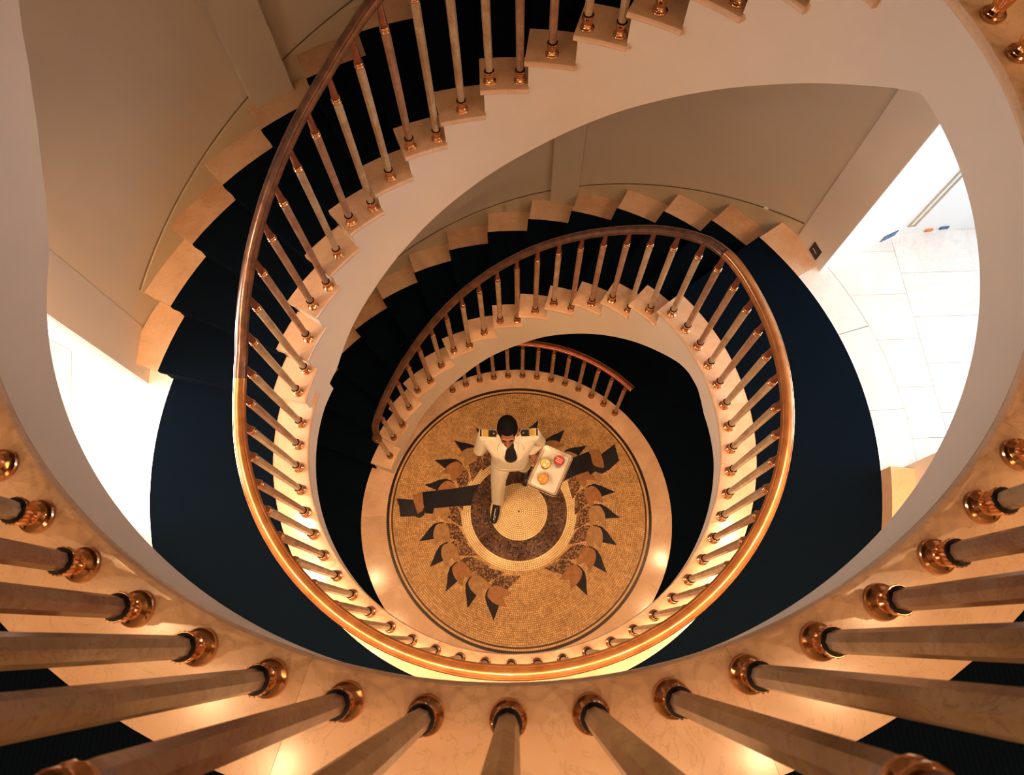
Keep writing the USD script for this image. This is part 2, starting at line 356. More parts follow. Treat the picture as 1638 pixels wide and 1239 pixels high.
u_mot = [(-0.506, -0.212), (-0.485, -0.204), (-0.466, -0.201), (-0.437, -0.203), (-0.412, -0.212), (-0.388, -0.230), (-0.366, -0.253), (-0.313, -0.31), (-0.359, -0.312), (-0.446, -0.306), (-0.452, -0.276), (-0.479, -0.227)]
def place_unit(pts, tip, mirror):
    out = []
    a0 = U_TIP[0]
    for x, y in pts:
        a = math.degrees(math.atan2(y, x)) - a0; r = math.hypot(x, y) + tip[1] - U_TIP[1]
        if mirror: a = -a
        out.append((r * math.cos((tip[0] + a) * D2R), r * math.sin((tip[0] + a) * D2R)))
    return local_poly(out)
tips_l = [(130.391, .746), (146.682, .76), (162.45, .742), (178.5, .755), (-165.182, .766), (-150.025, .763), (-134.429, .776), (-119.897, .776), (-105.012, .788), (115.188, .738)]
tips_r = [(76.43, .733), (59.046, .732), (42.473, .734), (26.0, .738), (9.815, .743), (-5.074, .753), (-20.499, .76), (-36.344, .773), (-52.421, .774)]
ribbon = {
 'rl': [(-0.724, 0.168), (-0.507, 0.185), (-0.3, 0.214), (-0.217, 0.225), (-0.215, 0.135), (-0.349, 0.056), (-0.438, 0.055), (-0.636, 0.044), (-0.642, 0.007), (-0.703, 0.012), (-0.712, 0.07)],
 'rl_fold': [(-0.796, 0.149), (-0.727, 0.168), (-0.715, 0.067), (-0.717, 0.03), (-0.757, 0.004), (-0.78, 0.076)],
 'rl_tail': [(-0.918, 0.125), (-0.794, 0.111), (-0.78, 0.069), (-0.757, 0.004), (-0.71, 0.026), (-0.706, -0.004), (-0.743, -0.027), (-0.777, -0.012), (-0.886, -0.013), (-0.895, 0.059)],
 'rr': [(0.24, 0.15), (0.25, 0.31), (0.361, 0.355), (0.44, 0.403), (0.556, 0.446), (0.571, 0.413), (0.58, 0.348), (0.588, 0.316), (0.556, 0.263), (0.538, 0.292), (0.474, 0.273), (0.36, 0.227)],
 'rr_fold': [(0.556, 0.446), (0.613, 0.466), (0.644, 0.447), (0.662, 0.367), (0.665, 0.317), (0.644, 0.314), (0.603, 0.326), (0.58, 0.348), (0.571, 0.413)],
 'rr_tail': [(0.648, 0.418), (0.76, 0.498), (0.784, 0.367), (0.705, 0.301), (0.647, 0.268), (0.62, 0.276), (0.6, 0.29), (0.574, 0.274), (0.556, 0.263), (0.588, 0.316), (0.644, 0.314), (0.665, 0.317), (0.662, 0.367)]}
mosaic = f1
pieces = []          # (kind, polygon)
taken = Polygon()
ring_in, ring_out = 0.215 * S, 0.36 * S
circ_out = Point(0, 0).buffer(ring_out, 48)
GAP = 0.0022
for key in ('rl_fold', 'rr_fold', 'rl', 'rr', 'rl_tail', 'rr_tail'):
    p = local_poly(ribbon[key]).difference(circ_out).difference(taken.buffer(GAP)); pieces.append(('fold' if 'fold' in key else 'ribbon', p)); taken = taken.union(p)
units = [(tp, False) for tp in tips_l] + [(tp, True) for tp in tips_r]
for layer, pts in (('petal', u_tan), ('leaf', u_dark), ('speckled', u_mot)):
    for tp, mir in units:
        p = place_unit(pts, tp, mir).difference(taken.buffer(GAP))
        p = max(getattr(p, 'geoms', [p]), key=lambda g: g.area) if not p.is_empty else p
        if p.area > 2e-4: pieces.append((layer, p)); taken = taken.union(p)
taken_p = prep(taken); taken_b = taken.buffer(GAP * 0.8)
TZ = 0.0
def tile_quads(mb, q, z0, z1):
    q = np.asarray(q); n = len(q)
    v = [(x + MC[0] * S, y + MC[1] * S, z1) for x, y in q] + [(x + MC[0] * S, y + MC[1] * S, z0) for x, y in q]
    f = [(0, 1, 2), (0, 2, 3)]
    for a in range(4):
        b = (a + 1) % 4; f += [(a, a + 4, b + 4), (a, b + 4, b)]
    mb.add(v, f)
zones = {k: MB() for k in ('tess_gold', 'tess_tan', 'tess_pale', 'tess_cream', 'tess_cream_b', 'tess_black', 'tess_slate', 'tess_brown', 'tess_umber')}
edges = list(np.linspace(0.008, 0.215, 15)) + list(np.linspace(0.215, 0.36, 11))[1:] + list(np.linspace(0.36, 0.942, 41))[1:] + [0.953, 0.969, 0.987]
for i in range(len(edges) - 1):
    r0, r1 = edges[i] * S, edges[i + 1] * S; rm = 0.5 * (r0 + r1); w = 0.0195
    n = max(6, int(round(2 * math.pi * rm / w))); ph = rng.random() * 6.28; g = 0.0015
    for k in range(n):
        a0, a1 = ph + 2 * math.pi * k / n, ph + 2 * math.pi * (k + 1) / n
        ga = g / rm
        j = [rng.uniform(-0.0006, 0.0006) for _ in range(4)]
        q = [((r0 + g + j[0]) * math.cos(a0 + ga), (r0 + g + j[0]) * math.sin(a0 + ga)), ((r1 - g + j[1]) * math.cos(a0 + ga), (r1 - g + j[1]) * math.sin(a0 + ga)),
             ((r1 - g + j[2]) * math.cos(a1 - ga), (r1 - g + j[2]) * math.sin(a1 - ga)), ((r0 + g + j[3]) * math.cos(a1 - ga), (r0 + g + j[3]) * math.sin(a1 - ga))][::-1]
        rr = rm / S; u = rng.random()
        if rr < 0.215: key = 'tess_cream' if u < 0.7 else 'tess_cream_b'
        elif rr < 0.36: key = 'tess_brown' if u < 0.6 else ('tess_black' if u < 0.82 else 'tess_umber')
        elif rr < 0.43: key = 'tess_cream' if u < 0.5 else 'tess_cream_b'
        elif rr < 0.942: key = 'tess_gold' if u < 0.5 else ('tess_tan' if u < 0.75 else 'tess_pale')
        elif rr < 0.953: key = 'tess_brown'
        elif rr < 0.969: key = 'tess_pale'
        else: key = 'tess_black'
        z1 = rng.uniform(-0.0008, 0.0004)
        if 0.36 < rr < 0.93:
            P4 = Polygon(q)
            if taken_p.intersects(P4):
                if taken_p.contains(P4): continue
                d = P4.difference(taken_b)
                if d.area < 2e-5: continue
                prism(zones[key], affinity.translate(d, MC[0] * S, MC[1] * S), -0.004, z1); continue
        tile_quads(zones[key], q, -0.004, z1)
for key, mb in zones.items():
    if mb.n: obj('mosaic_tesserae', mb, key, f1, smooth=False, kind='stuff')
def tessellate(poly, w, ang, ms):
    c = poly.centroid; R = affinity.rotate(poly, -ang, origin=c); x0, y0, x1, y1 = R.bounds; row = 0; y = y0
    while y < y1:
        x = x0 - rng.random() * w
        while x < x1:
            ww = w * rng.uniform(0.75, 1.3)
            q = sbox(x + 0.0006, y + 0.0006, x + ww - 0.0006, y + w - 0.0006).intersection(R)
            if q.area > 1e-5: prism(rng.choice(ms), affinity.translate(affinity.rotate(q, ang, origin=c), MC[0] * S, MC[1] * S), -0.004, rng.uniform(-0.0006, 0.0006))
            x += ww
        y += w
    return ms
for kind_, p in pieces:
    c = p.centroid; ang = math.degrees(math.atan2(c.y, c.x))
    if kind_ in ('petal', 'fold'):
        m = MB(); prism(m, affinity.translate(p, MC[0] * S, MC[1] * S), -0.004, 0.0012)
        obj('petal' if kind_ == 'petal' else 'ribbon_fold', m, rng.choice(['petal_a', 'petal_b']), f1, smooth=False)
    else:
        m = MB()
        if kind_ == 'leaf': tessellate(p, 0.015, ang, [m]); o = obj('leaf', m, 'tess_black', f1, smooth=False)
        elif kind_ == 'ribbon': tessellate(p, 0.017, 8 if c.x < 0 else 24, [m]); o = obj('ribbon', m, rng.choice(['tess_slate', 'tess_black']), f1, smooth=False)
        else:
            m2, m3_ = MB(), MB(); tessellate(p, 0.013, ang, [m, m2, m3_])
            o = obj('speckled_leaf', m, 'tess_umber', f1, smooth=False)
            if m2.n: obj('tesserae', m2, 'tess_brown', o, smooth=False, kind='stuff')
            if m3_.n: obj('tesserae', m3_, 'petal_b', o, smooth=False, kind='stuff')

# ------------------------------------------------------------------ flights
steps = []
for k in range(N32, 0, -1):
    steps.append((nose32(k + 1), nose32(k), zz(H2 - RA * k), zz(H2 - RA * (k - 1)), TW32))
flight('cream marble curved staircase with navy carpet rising from the middle landing to the top landing', steps, low32, RA)
steps = [(nose21(k - 1), nose21(k), zz(H2 + RB * k), zz(H2 + RB * (k + 1)) if k < N21 else 0.0, TW21) for k in range(1, N21 + 1)]
flight('cream marble curved staircase with navy carpet rising from the mosaic floor to the middle landing', steps, low21, RB)
low43 = np.array([[60, -0.72], [110, -0.02], [155, 0.745], [164.6, .883], [168.1, .948], [173.3, 1.025], [180, 1.10], [186.6, 1.142], [192, 1.142]])
steps = []
for k in range(N32, 0, -1):
    steps.append((nose32(k + 1) + 18.6, nose32(k) + 18.6, Z3 + RA * S * k, Z3 + RA * S * (k - 1), TW32))
flight('plastered underside of the curved staircase rising above the top landing at the left edge', steps, low43, RA)

# ------------------------------------------------------------------ balustrades
OCT = 8
def baluster(t, r, th, z, ztop, dark=False, near=False, c=(0, 0)):
    x, y, _ = pol(r, th, 0); x += c[0] * S; y += c[1] * S
    L = ztop - z
    seg = 8
    prof = [(0.0180, 0.066), (0.0192, 0.09), (0.0205, L * 0.45), (0.0215, L - 0.17), (0.0195, L - 0.145)]
    m = MB(); lathe(m, prof, 8, (x, y, z))
    sh = obj('baluster', m, 'onyx_b' if dark else 'onyx', t, smooth=False)
    m = MB(); n = 40 if near else 16
    lathe(m, [(0.0300, 0.0), (0.0325, 0.002), (0.0335, 0.006), (0.0320, 0.010), (0.0280, 0.0125), (0.0265, 0.0135), (0.0270, 0.0165), (0.0235, 0.020), (0.0205, 0.0235), (0.0200, 0.027), (0.0215, 0.034), (0.0240, 0.045), (0.0262, 0.058), (0.0272, 0.066), (0.0250, 0.0685)], n, (x, y, z),
          flute=lambda q: 0.10 if 0.03 < q < 0.067 else 0.0)
    ft = obj('brass_foot', m, 'brass', sh, smooth=18 if near else 50)
    m = MB(); lathe(m, [(0.018, 0.0680), (0.0238, 0.0683), (0.0243, 0.0697), (0.0238, 0.0710), (0.0165, 0.0713)], 24 if near else 12, (x, y, z))
    obj('dark_ring', m, 'dark_metal', sh, smooth=40)
    m = MB()
    lathe(m, [(0.016, L - 0.150), (0.0225, L - 0.149), (0.0238, L - 0.145), (0.0225, L - 0.141), (0.0190, L - 0.138), (0.0190, L - 0.134), (0.0218, L - 0.131), (0.0225, L - 0.127), (0.0212, L - 0.122), (0.0160, L - 0.1195)], 16, (x, y, z))
    obj('brass_collar', m, 'brass', sh, smooth=50)
    m = MB()
    lathe(m, [(0.0155, L - 0.121), (0.0185, L - 0.117), (0.0175, L - 0.10), (0.0150, L - 0.05), (0.0135, L - 0.004)], 12, (x, y, z))
    obj('finial', m, 'copper', sh, smooth=50)
RAILP = [(-0.031, 0.004), (-0.033, 0.014), (-0.0285, 0.026), (-0.0245, 0.0285), (-0.0225, 0.0275), (-0.0195, 0.034), (-0.0085, 0.0395), (0.0, 0.0405), (0.0085, 0.0395), (0.0195, 0.034), (0.0225, 0.0275), (0.0245, 0.0285), (0.0285, 0.026), (0.033, 0.014), (0.031, 0.004), (0.018, 0.0), (0.014, -0.012), (-0.014, -0.012), (-0.018, 0.0)]
def rail_mesh(path, c=(0, 0)):
    """path: (r, theta, z) of the rail's underside centre; the section stands upright and across the path"""
    P = [np.array([pol(r, th, 0)[0] + c[0] * S, pol(r, th, 0)[1] + c[1] * S, z]) for r, th, z in path]
    secs = []
    for i, p in enumerate(P):
        d = P[min(i + 1, len(P) - 1)] - P[max(i - 1, 0)]; d /= np.linalg.norm(d)
        side = np.cross(d, [0, 0, 1.0]); side /= np.linalg.norm(side); upv = np.cross(side, d)
        secs.append([p + side * a + upv * b for a, b in RAILP])
    m = MB(); loft(m, secs); return m
RT = 0.032     # rail underside lies this far under the line that was measured
def rz(tab, th): return zz(at(tab, th)) - RT
HRL = 0.6849
# top landing
b3 = thing('balustrade', 'onyx balusters with brass feet closest to the camera around the top landing', 'balustrade')
zr3 = zz(H3 - HRL) - RT
for j in range(-12, 20):
    baluster(b3, 1.0, -91.156 + 6.12 * j, Z3, zr3, near=True, dark=rng.random() < 0.35)
obj('handrail', rail_mesh([(1.0, th, zr3) for th in arc(-166, 28, 3)]), 'bronze_rail', b3)
# upper flight
b32 = thing('balustrade', 'onyx and brass balustrade with dark rail curving down the upper flight', 'balustrade')
for i in range(22):
    th = 169.5 - 6.385 * i
    k = int((171.3 - th) // 9.62) + 1
    baluster(b32, 1.0, th, zz(H2 - RA * k), rz(rail32, th), dark=rng.random() < 0.35)
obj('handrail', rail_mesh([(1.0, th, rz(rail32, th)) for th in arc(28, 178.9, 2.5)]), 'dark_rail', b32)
# middle landing
b2 = thing('balustrade', 'onyx balustrade with golden bronze rail circling the brightly lit middle landing', 'balustrade')
for j in range(37):
    th = 36.2 - 6.119 * j
    zt = rz(rail21, th) if th > 18 else (rz(rail32, th + 360) if th < -172 else zz(2.172) - RT)
    baluster(b2, 1.0, th, Z2, zt, dark=rng.random() < 0.35)
pth = [(1.0, th, rz(rail32, th + 360) if th < -172 else (rz(rail21, th) if th > 18 else zz(2.172) - RT)) for th in arc(-181, 30, 2.5)]
obj('handrail', rail_mesh(pth), 'bronze_rail', b2)
# lower flight
b21 = thing('balustrade', 'onyx and brass balustrade with dark rail curving down the lower flight to a curled end', 'balustrade')
for i in range(19):
    th = 43.1 + 6.33 * i
    k = int(math.ceil((th - 38.9) / 9.45))
    zt = rz(rail21, th) if th < 155 else zz(4.075) - RT
    baluster(b21, 1.0, th, zz(H2 + RB * k), zt, dark=rng.random() < 0.5)
pth = [(1.0, th, rz(rail21, th)) for th in arc(30.1, 153.5, 2.5)] + [(1.003, 154.6, zz(3.985) - RT), (1.0, 155.6, zz(4.03) - RT), (0.995, 156.6, zz(4.06) - RT), (0.99, 157.6, zz(4.078) - RT), (0.982, 158.4, zz(4.085) - RT)]
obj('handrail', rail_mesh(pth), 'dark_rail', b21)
x, y, _ = pol(0.99, 157.6, 0)
m = MB(); lathe(m, [(0.02, -0.03), (0.036, -0.026), (0.043, -0.006), (0.043, 0.016), (0.034, 0.03), (0.02, 0.036)], 18, (x, y, zz(4.082) - RT)); obj('rail_cap', m, 'dark_rail', b21)
# guard on the ground floor
bg = thing('balustrade', 'short red-brown guard rail standing on the marble ring beside the mosaic floor', 'balustrade')
zg = zz(H1 - 0.635) - RT
for i in range(13):
    baluster(bg, 1.102, 43.2 + 6.05 * i, 0.0, zg, dark=True, c=RC)
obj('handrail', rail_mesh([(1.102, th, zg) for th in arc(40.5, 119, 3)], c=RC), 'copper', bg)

# ------------------------------------------------------------------ stair walls
def P2(r, th): return np.array(pol(r, th, 0)[:2])
back = [P2(1.800, 27.0), P2(1.846, 33.8)] + [P2(1.85, th) for th in arc(35, 162, 3)] + [P2(1.858, 163.0), P2(1.803, 170.3)]
ZTOP = Z4 + 2.6
wb = thing('wall_back', kind='structure')
m = MB(); wallquad(m, back, -0.03, ZTOP, 0.24, (0.24 * np.array([.909, .417]), 0.24 * np.array([-.892, .452])))
obj('curved_wall', m, 'plaster_wall', wb, smooth=25)
PR = [P2(1.786, 26.98), P2(1.840, 34.0), P2(1.93, 34.0), P2(1.786, 26.98) + 0.235 * np.array([.909, .417])]
PL = [P2(1.787, 170.32), P2(1.787, 170.32) + 0.235 * np.array([-.892, .452]), P2(1.95, 162.8), P2(1.852, 162.8)]
for pp in (PR, PL):
    m = MB(); prism(m, Polygon(pp), -0.03, ZTOP); obj('pier', m, 'plaster', wb, smooth=False)
def pilaster(ta, tb, z0, z1, r0):
    m = MB(); sector(m, r0, 1.87, z0, z1, ta, tb, 0, 3.0); obj('pilaster', m, 'plaster_wall', wb, smooth=20)
pilaster(122.9, 129.1, zz(H2 - RA * 5) - 0.02, Z4 + 2.5, 1.795)
pilaster(75.3, 80.9, zz(H2 + RB * 6), Z2 + 1.6, 1.822)
# helical skirting with its cap moulding
def skirt(name, ths, zf, h=0.085):
    t = thing(name, kind='structure')
    m = MB(); secs = []
    for th in ths:
        z = zf(th)
        secs.append([pol(1.838, th, z - 0.32), pol(1.838, th, z - 0.012), pol(1.841, th, z - 0.008), pol(1.854, th, z - 0.008), pol(1.854, th, z - 0.32)])
    loft(m, secs); obj('skirting_board', m, 'skirting', t)
    m = MB(); secs = []
    for th in ths:
        z = zf(th)
        secs.append([pol(1.843, th, z - 0.008), pol(1.843, th, z - 0.0045), pol(1.854, th, z - 0.0045), pol(1.854, th, z - 0.008)])
    loft(m, secs); obj('cap_moulding', m, 'cap_brown', t)
tl32 = lambda th: H2 - RA * (1 + (166.5 - th) / 9.62)
tl21 = lambda th: H2 + RB * (2 + (th - 52.8) / 9.45)
skirt('baseboard_upper', arc(38, 159, 3), lambda th: zz(tl32(th) - 0.055))
skirt('baseboard_lower', arc(34.3, 160, 3), lambda th: zz(tl21(th) - 0.10))
# wall behind the landings (below, level and above), open to the two corridors on the middle floor
wf = thing('wall_front', kind='structure')
m = MB(); wallquad(m, [P2(1.95, th) for th in arc(-172, -6, 3)], -0.03, Z2 - 0.25, 0.2); obj('ground_wall', m, 'plaster_wall', wf)
m = MB(); wallquad(m, [P2(1.95, th) for th in arc(-189, 27, 3)], -0.03, Z2 - 0.25, 0.19); obj('ground_wall', m, 'plaster_wall', wf)
m = MB(); wallquad(m, [P2(1.86, th) for th in arc(-168, -24, 3)], Z2 - 0.2, Z3 - 0.3, 0.2); obj('landing_wall', m, 'plaster_wall', wf)
m = MB(); wallquad(m, [P2(1.90, th) for th in arc(-189.7, 27, 3)], Z3 - 0.29, ZTOP, 0.2); obj('upper_wall', m, 'plaster_wall', wf)
# plinth and pier where the landing wall ends on the right
m = MB(); sector(m, 1.672, 1.775, Z2, Z2 + 0.115, -26, -8.2, 0, 2); obj('plinth', m, 'marble_b', wf)
m = MB(); sector(m, 1.775, 1.98, Z2, Z3 - 0.3, -26, -7.3, 0, 2); obj('pier', m, 'plaster', wf)

# ------------------------------------------------------------------ corridors of the middle floor
ZC2 = Z2 + 2.3
V = lambda x, y: np.array([x * S, y * S])
disc_in = Point(0, 0).buffer(1.672 * S, 96)
def region(poly): return Polygon([(x * S, y * S) for x, y in poly])
right_reg = region([(0.9, 1.2), (3.42, 1.3), (3.42, -1.2), (1.4, -0.9)]).difference(disc_in)
left_reg = region([(-0.9, 1.25), (-3.42, 1.3), (-3.42, -1.3), (-1.2, -1.2)]).difference(disc_in)
cr = thing('floor_003', kind='structure')
ring_r = Point(0, 0).buffer(1.84 * S, 96)
def wedge(a, b, r=4): return Polygon([(0, 0)] + [(r * math.cos(t * D2R), r * math.sin(t * D2R)) for t in np.linspace(a, b, 6)])
def tile(reg, parent, mt, zb=Z2):
    reg = reg.buffer(-0.0012)
    if reg.is_empty or reg.area < 2e-3: return
    m = MB(); prism(m, reg, zb - 0.03, zb); obj('marble_tile', m, mt, parent, smooth=False)
for a, b in ((-30, -12.5), (-12.5, 1.7), (1.7, 15.5)):
    tile(right_reg.intersection(ring_r).intersection(wedge(a, b)), cr, 'marble_white')
outer_r = right_reg.difference(ring_r)
cols = [1.3, 2.005, 2.46, 2.92, 3.42]
for ci in range(4):
    ys = np.arange(-1.35 + (0.12 if ci % 2 else 0.0), 1.4, 0.252)
    for y0 in ys:
        tile(outer_r.intersection(sbox(cols[ci] * S, y0 * S, cols[ci + 1] * S, (y0 + 0.252) * S)), cr, 'marble_white')
cl = thing('floor_004', kind='structure')
seam = lambda y: -1.845 - 0.196 * (y - 0.0)
strip = left_reg.intersection(region([(seam(1.4), 1.4), (0, 1.4), (0, -1.4), (seam(-1.4), -1.4)]))
rest = left_reg.difference(region([(seam(1.4), 1.4), (0, 1.4), (0, -1.4), (seam(-1.4), -1.4)]))
pinkz = region([(-2.175, 0.49), (-2.42, 0.62), (-2.5, 0.1), (-2.095, 0.14)])
for y0, y1 in ((-1.4, -0.5), (-0.5, 1.4)): tile(strip.intersection(sbox(-9, y0 * S, 0, y1 * S)), cl, 'marble_white')
for y0 in np.arange(-1.4, 1.4, 0.7):
    for x0 in (-3.5, -2.75): tile(rest.difference(pinkz).intersection(sbox(x0 * S, y0 * S, (x0 + (0.75 if x0 < -3 else 1.2)) * S, (y0 + 0.7) * S)), cl, 'marble_white')
tile(pinkz.intersection(left_reg), cl, 'marble_pink')
m = MB(); prism(m, right_reg.difference(Point(0, 0).buffer(1.93 * S, 96)), Z2 - 0.25, Z2 - 0.031); obj('under_slab', m, 'plaster', cr)
m = MB(); prism(m, left_reg.difference(Point(0, 0).buffer(1.93 * S, 96)), Z2 - 0.25, Z2 - 0.031); obj('under_slab', m, 'plaster', cl)
# corridor walls
wr = thing('wall_right', kind='structure')
a = P2(1.787, 27.0); OFFR = 0.012 * np.array([.454, -.891])
m = MB(); wallquad(m, [a + 0.3 * OFFR, V(2.03, 1.012)], Z2, ZC2, -0.004); obj('return_facing', m, 'white_paint', wr, smooth=False)
m = MB(); wallquad(m, [a + 0.26 * np.array([.909, .417]), V(2.032, 1.0145)], Z2, ZC2, -0.12); obj('return_wall', m, 'white_paint', wr, smooth=False)
m = MB(); wallquad(m, [V(2.03, 1.012), V(3.5, 1.135)], Z2, ZC2, -0.12); obj('corridor_wall', m, 'white_paint', wr, smooth=False)
m = MB(); wallquad(m, [V(3.5, -0.80), V(1.93, -0.262)], Z2, ZC2, -0.12); obj('corridor_wall', m, 'white_paint', wr, smooth=False)
wl = thing('wall_left', kind='structure')
b = P2(1.788, 170.3)
m = MB(); wallquad(m, [V(-2.45, 0.652), b + 0.004 * np.array([-.169, -.986])], Z2, ZC2, -0.004); obj('return_facing', m, 'white_paint', wl, smooth=False)
m = MB(); wallquad(m, [V(-2.45, 0.656), b + 0.26 * np.array([-.892, .452])], Z2, ZC2, -0.12); obj('return_wall', m, 'white_paint', wl, smooth=False)
m = MB(); wallquad(m, [V(-3.5, 0.72), V(-2.45, 0.655)], Z2, ZC2, -0.12); obj('corridor_wall', m, 'white_paint', wl, smooth=False)
m = MB(); wallquad(m, [V(-1.75, -0.62), V(-3.5, -0.85)], Z2, ZC2, -0.12); obj('corridor_wall', m, 'white_paint', wl, smooth=False)
# end walls with their windows, ceilings
def end_wall(w, x, y0, y1, yc, sgn, wn):
    xa, xb = x * S, x * S + sgn * 0.12
    w0, w1, z0, z1 = yc * S - 0.95, yc * S + 0.95, Z2 + 0.35, Z2 + 2.15
    m = MB()
    bx(m, xa, xb, y0 * S, w0, Z2, ZC2); bx(m, xa, xb, w1, y1 * S, Z2, ZC2); bx(m, xa, xb, w0, w1, Z2, z0); bx(m, xa, xb, w0, w1, z1, ZC2)
    obj('end_wall', m, 'white_paint', w, smooth=False)
    win = thing(wn, kind='structure')
    m = MB(); t = 0.05; xm0, xm1 = xa + sgn * 0.03, xa + sgn * 0.09
    bx(m, xm0, xm1, w0, w0 + t, z0, z1); bx(m, xm0, xm1, w1 - t, w1, z0, z1); bx(m, xm0, xm1, w0 + t, w1 - t, z0, z0 + t); bx(m, xm0, xm1, w0 + t, w1 - t, z1 - t, z1)
    obj('window_frame', m, 'white_paint', win, smooth=False)
    for q0, q1 in ((w0 + t, w1 - t),):
        m = MB(); bx(m, xa + sgn * 0.055, xa + sgn * 0.061, q0, q1, z0 + t, z1 - t); obj('pane', m, 'window_glass', win, smooth=False)
end_wall(wr, 3.4, -0.85, 1.2, 0.10, 1, 'window_1')
end_wall(wl, -3.4, -0.9, 0.85, 0.05, -1, 'window_2')
cc = thing('ceiling', kind='structure')
m = MB(); prism(m, right_reg.difference(Point(0, 0).buffer(1.86 * S, 96)), ZC2, ZC2 + 0.1); obj('corridor_ceiling', m, 'white_paint', cc)
m = MB(); prism(m, left_reg.difference(Point(0, 0).buffer(1.86 * S, 96)), ZC2, ZC2 + 0.1); obj('corridor_ceiling', m, 'white_paint', cc)
m = MB(); sector(m, 0.975, 2.0, Z4 - 0.29, Z4, -170, 46, 0, 3); obj('landing_ceiling', m, 'plaster', cc)
m = MB(); prism(m, Point(0, 0).buffer(2.05 * S, 48), ZTOP, ZTOP + 0.12); obj('top_ceiling', m, 'plaster', cc)
# door frame strip, outlets and small marks by the right corridor wall
def on_wall(p, q, s): return p + (q - p) * s
p0, p1 = V(2.03, 1.012), V(3.5, 1.135); dv = (p1 - p0) / np.linalg.norm(p1 - p0); nv = np.array([dv[1], -dv[0]])
def wall_box(mb, s0, s1, z0, z1, d0, d1, p=p0, d=dv, n=nv):
    c = [p + d * s0 + n * d0, p + d * s1 + n * d0, p + d * s1 + n * d1, p + d * s0 + n * d1]
    loft(mb, [[(*q, z0) for q in c], [(*q, z1) for q in c]])
tr = thing('trim_1', kind='structure')
m = MB(); wall_box(m, 0.035, 0.047, Z2 + 0.10, Z2 + 1.05, -0.002, 0.006); wall_box(m, 0.077, 0.089, Z2 + 0.10, Z2 + 1.05, -0.002, 0.006); wall_box(m, 0.047, 0.077, Z2 + 0.10, Z2 + 0.112, -0.002, 0.006); wall_box(m, 0.047, 0.077, Z2 + 1.038, Z2 + 1.05, -0.002, 0.006)
obj('strip_frame', m, 'skirting', tr, smooth=False)
p2 = a + 0.3 * OFFR; d2 = (V(2.03, 1.012) - p2); L2_ = np.linalg.norm(d2); d2 = d2 / L2_; n2 = np.array([d2[1], -d2[0]])
o = thing('wall_outlet', 'blue four-part outlet plate low on the white corridor wall at the right', 'outlet')
for i in range(2):
    for j in range(2):
        m = MB(); wall_box(m, L2_ - 0.155 + 0.062 * i, L2_ - 0.10 + 0.062 * i, Z2 + 0.035 + 0.034 * j, Z2 + 0.062 + 0.034 * j, 0.002, 0.010, p2, d2, n2); obj('socket', m, 'blue_plastic', o, smooth=False)
m = MB(); wall_box(m, L2_ - 0.165, L2_ - 0.028, Z2 + 0.025, Z2 + 0.108, -0.001, 0.004, p2, d2, n2); obj('plate', m, 'white_paint', o, smooth=False)
o = thing('floor_socket', 'small orange socket cover at the foot of the white corridor wall', 'outlet')
m = MB(); wall_box(m, 0.20, 0.25, Z2 + 0.02, Z2 + 0.045, -0.001, 0.01); obj('cover', m, 'orange_plastic', o, smooth=False)
o = thing('floor_socket', 'small grey-blue socket cover right of the orange one by the white wall', 'outlet')
m = MB(); wall_box(m, 0.30, 0.36, Z2 + 0.03, Z2 + 0.055, -0.001, 0.01); obj('cover', m, 'blue_plastic', o, smooth=False)
# black plate on the pier face
o = thing('wall_outlet', 'black square outlet plate near the floor on the beige pier beside the lower flight', 'outlet')
pa, pb = P2(1.786, 26.98), P2(1.840, 34.0); dd = (pb - pa) / np.linalg.norm(pb - pa); nn = np.array([-dd[1], dd[0]])
nn = nn if np.dot(nn, -pa) > 0 else -nn
def pbox(mb, s0, s1, z0, z1, d0, d1):
    c = [pa + dd * s0 + nn * d0, pa + dd * s1 + nn * d0, pa + dd * s1 + nn * d1, pa + dd * s0 + nn * d1]
    loft(mb, [[(*q, z0) for q in c], [(*q, z1) for q in c]])
m = MB(); pbox(m, 0.075, 0.165, Z2 + 0.035, Z2 + 0.125, 0.0, 0.008); obj('plate', m, 'black_plastic', o, smooth=False)
m = MB(); pbox(m, 0.095, 0.145, Z2 + 0.078, Z2 + 0.083, 0.008, 0.010); obj('slot', m, 'silver', o, smooth=False)

# ------------------------------------------------------------------ recessed downlights
CAN = 0.046
def downlight(r, th, z, power, parent, rad=0.042):
    x, y, _ = pol(r, th, 0)
    m = MB(); secs = []
    for q in np.linspace(0, 2 * math.pi, 24, endpoint=False):
        cq, sq = math.cos(q), math.sin(q); secs.append([(x + cq * rr, y + sq * rr, z + h) for rr, h in ((rad + 0.002, -0.002), (rad + 0.002, -CAN), (rad + 0.012, -CAN - 0.002), (rad + 0.014, -0.002))])
    loft(m, secs, closed=True)
    o = obj('downlight_can', m, 'dark_metal', parent)
    l = UsdLux.DiskLight.Define(stage, str(o.GetPath()) + '/lamp')
    l.AddTranslateOp().Set(Gf.Vec3d(x, y, z - 0.012)); l.CreateRadiusAttr(rad * 0.66); l.CreateIntensityAttr(power); l.CreateColorAttr(Gf.Vec3f(*WARM))
for j in range(14):
    downlight(1.56, -164 + 13.35 * j, Z4 - 0.29, LAMP3, cc)
for j in range(13):
    downlight(1.46, -176.5 + 13.9 * j, zz(1.142), LAMP2, f3)
for j in range(9):
    downlight(1.44, -168 + 20 * j, zz(3.04), LAMP1, f2)
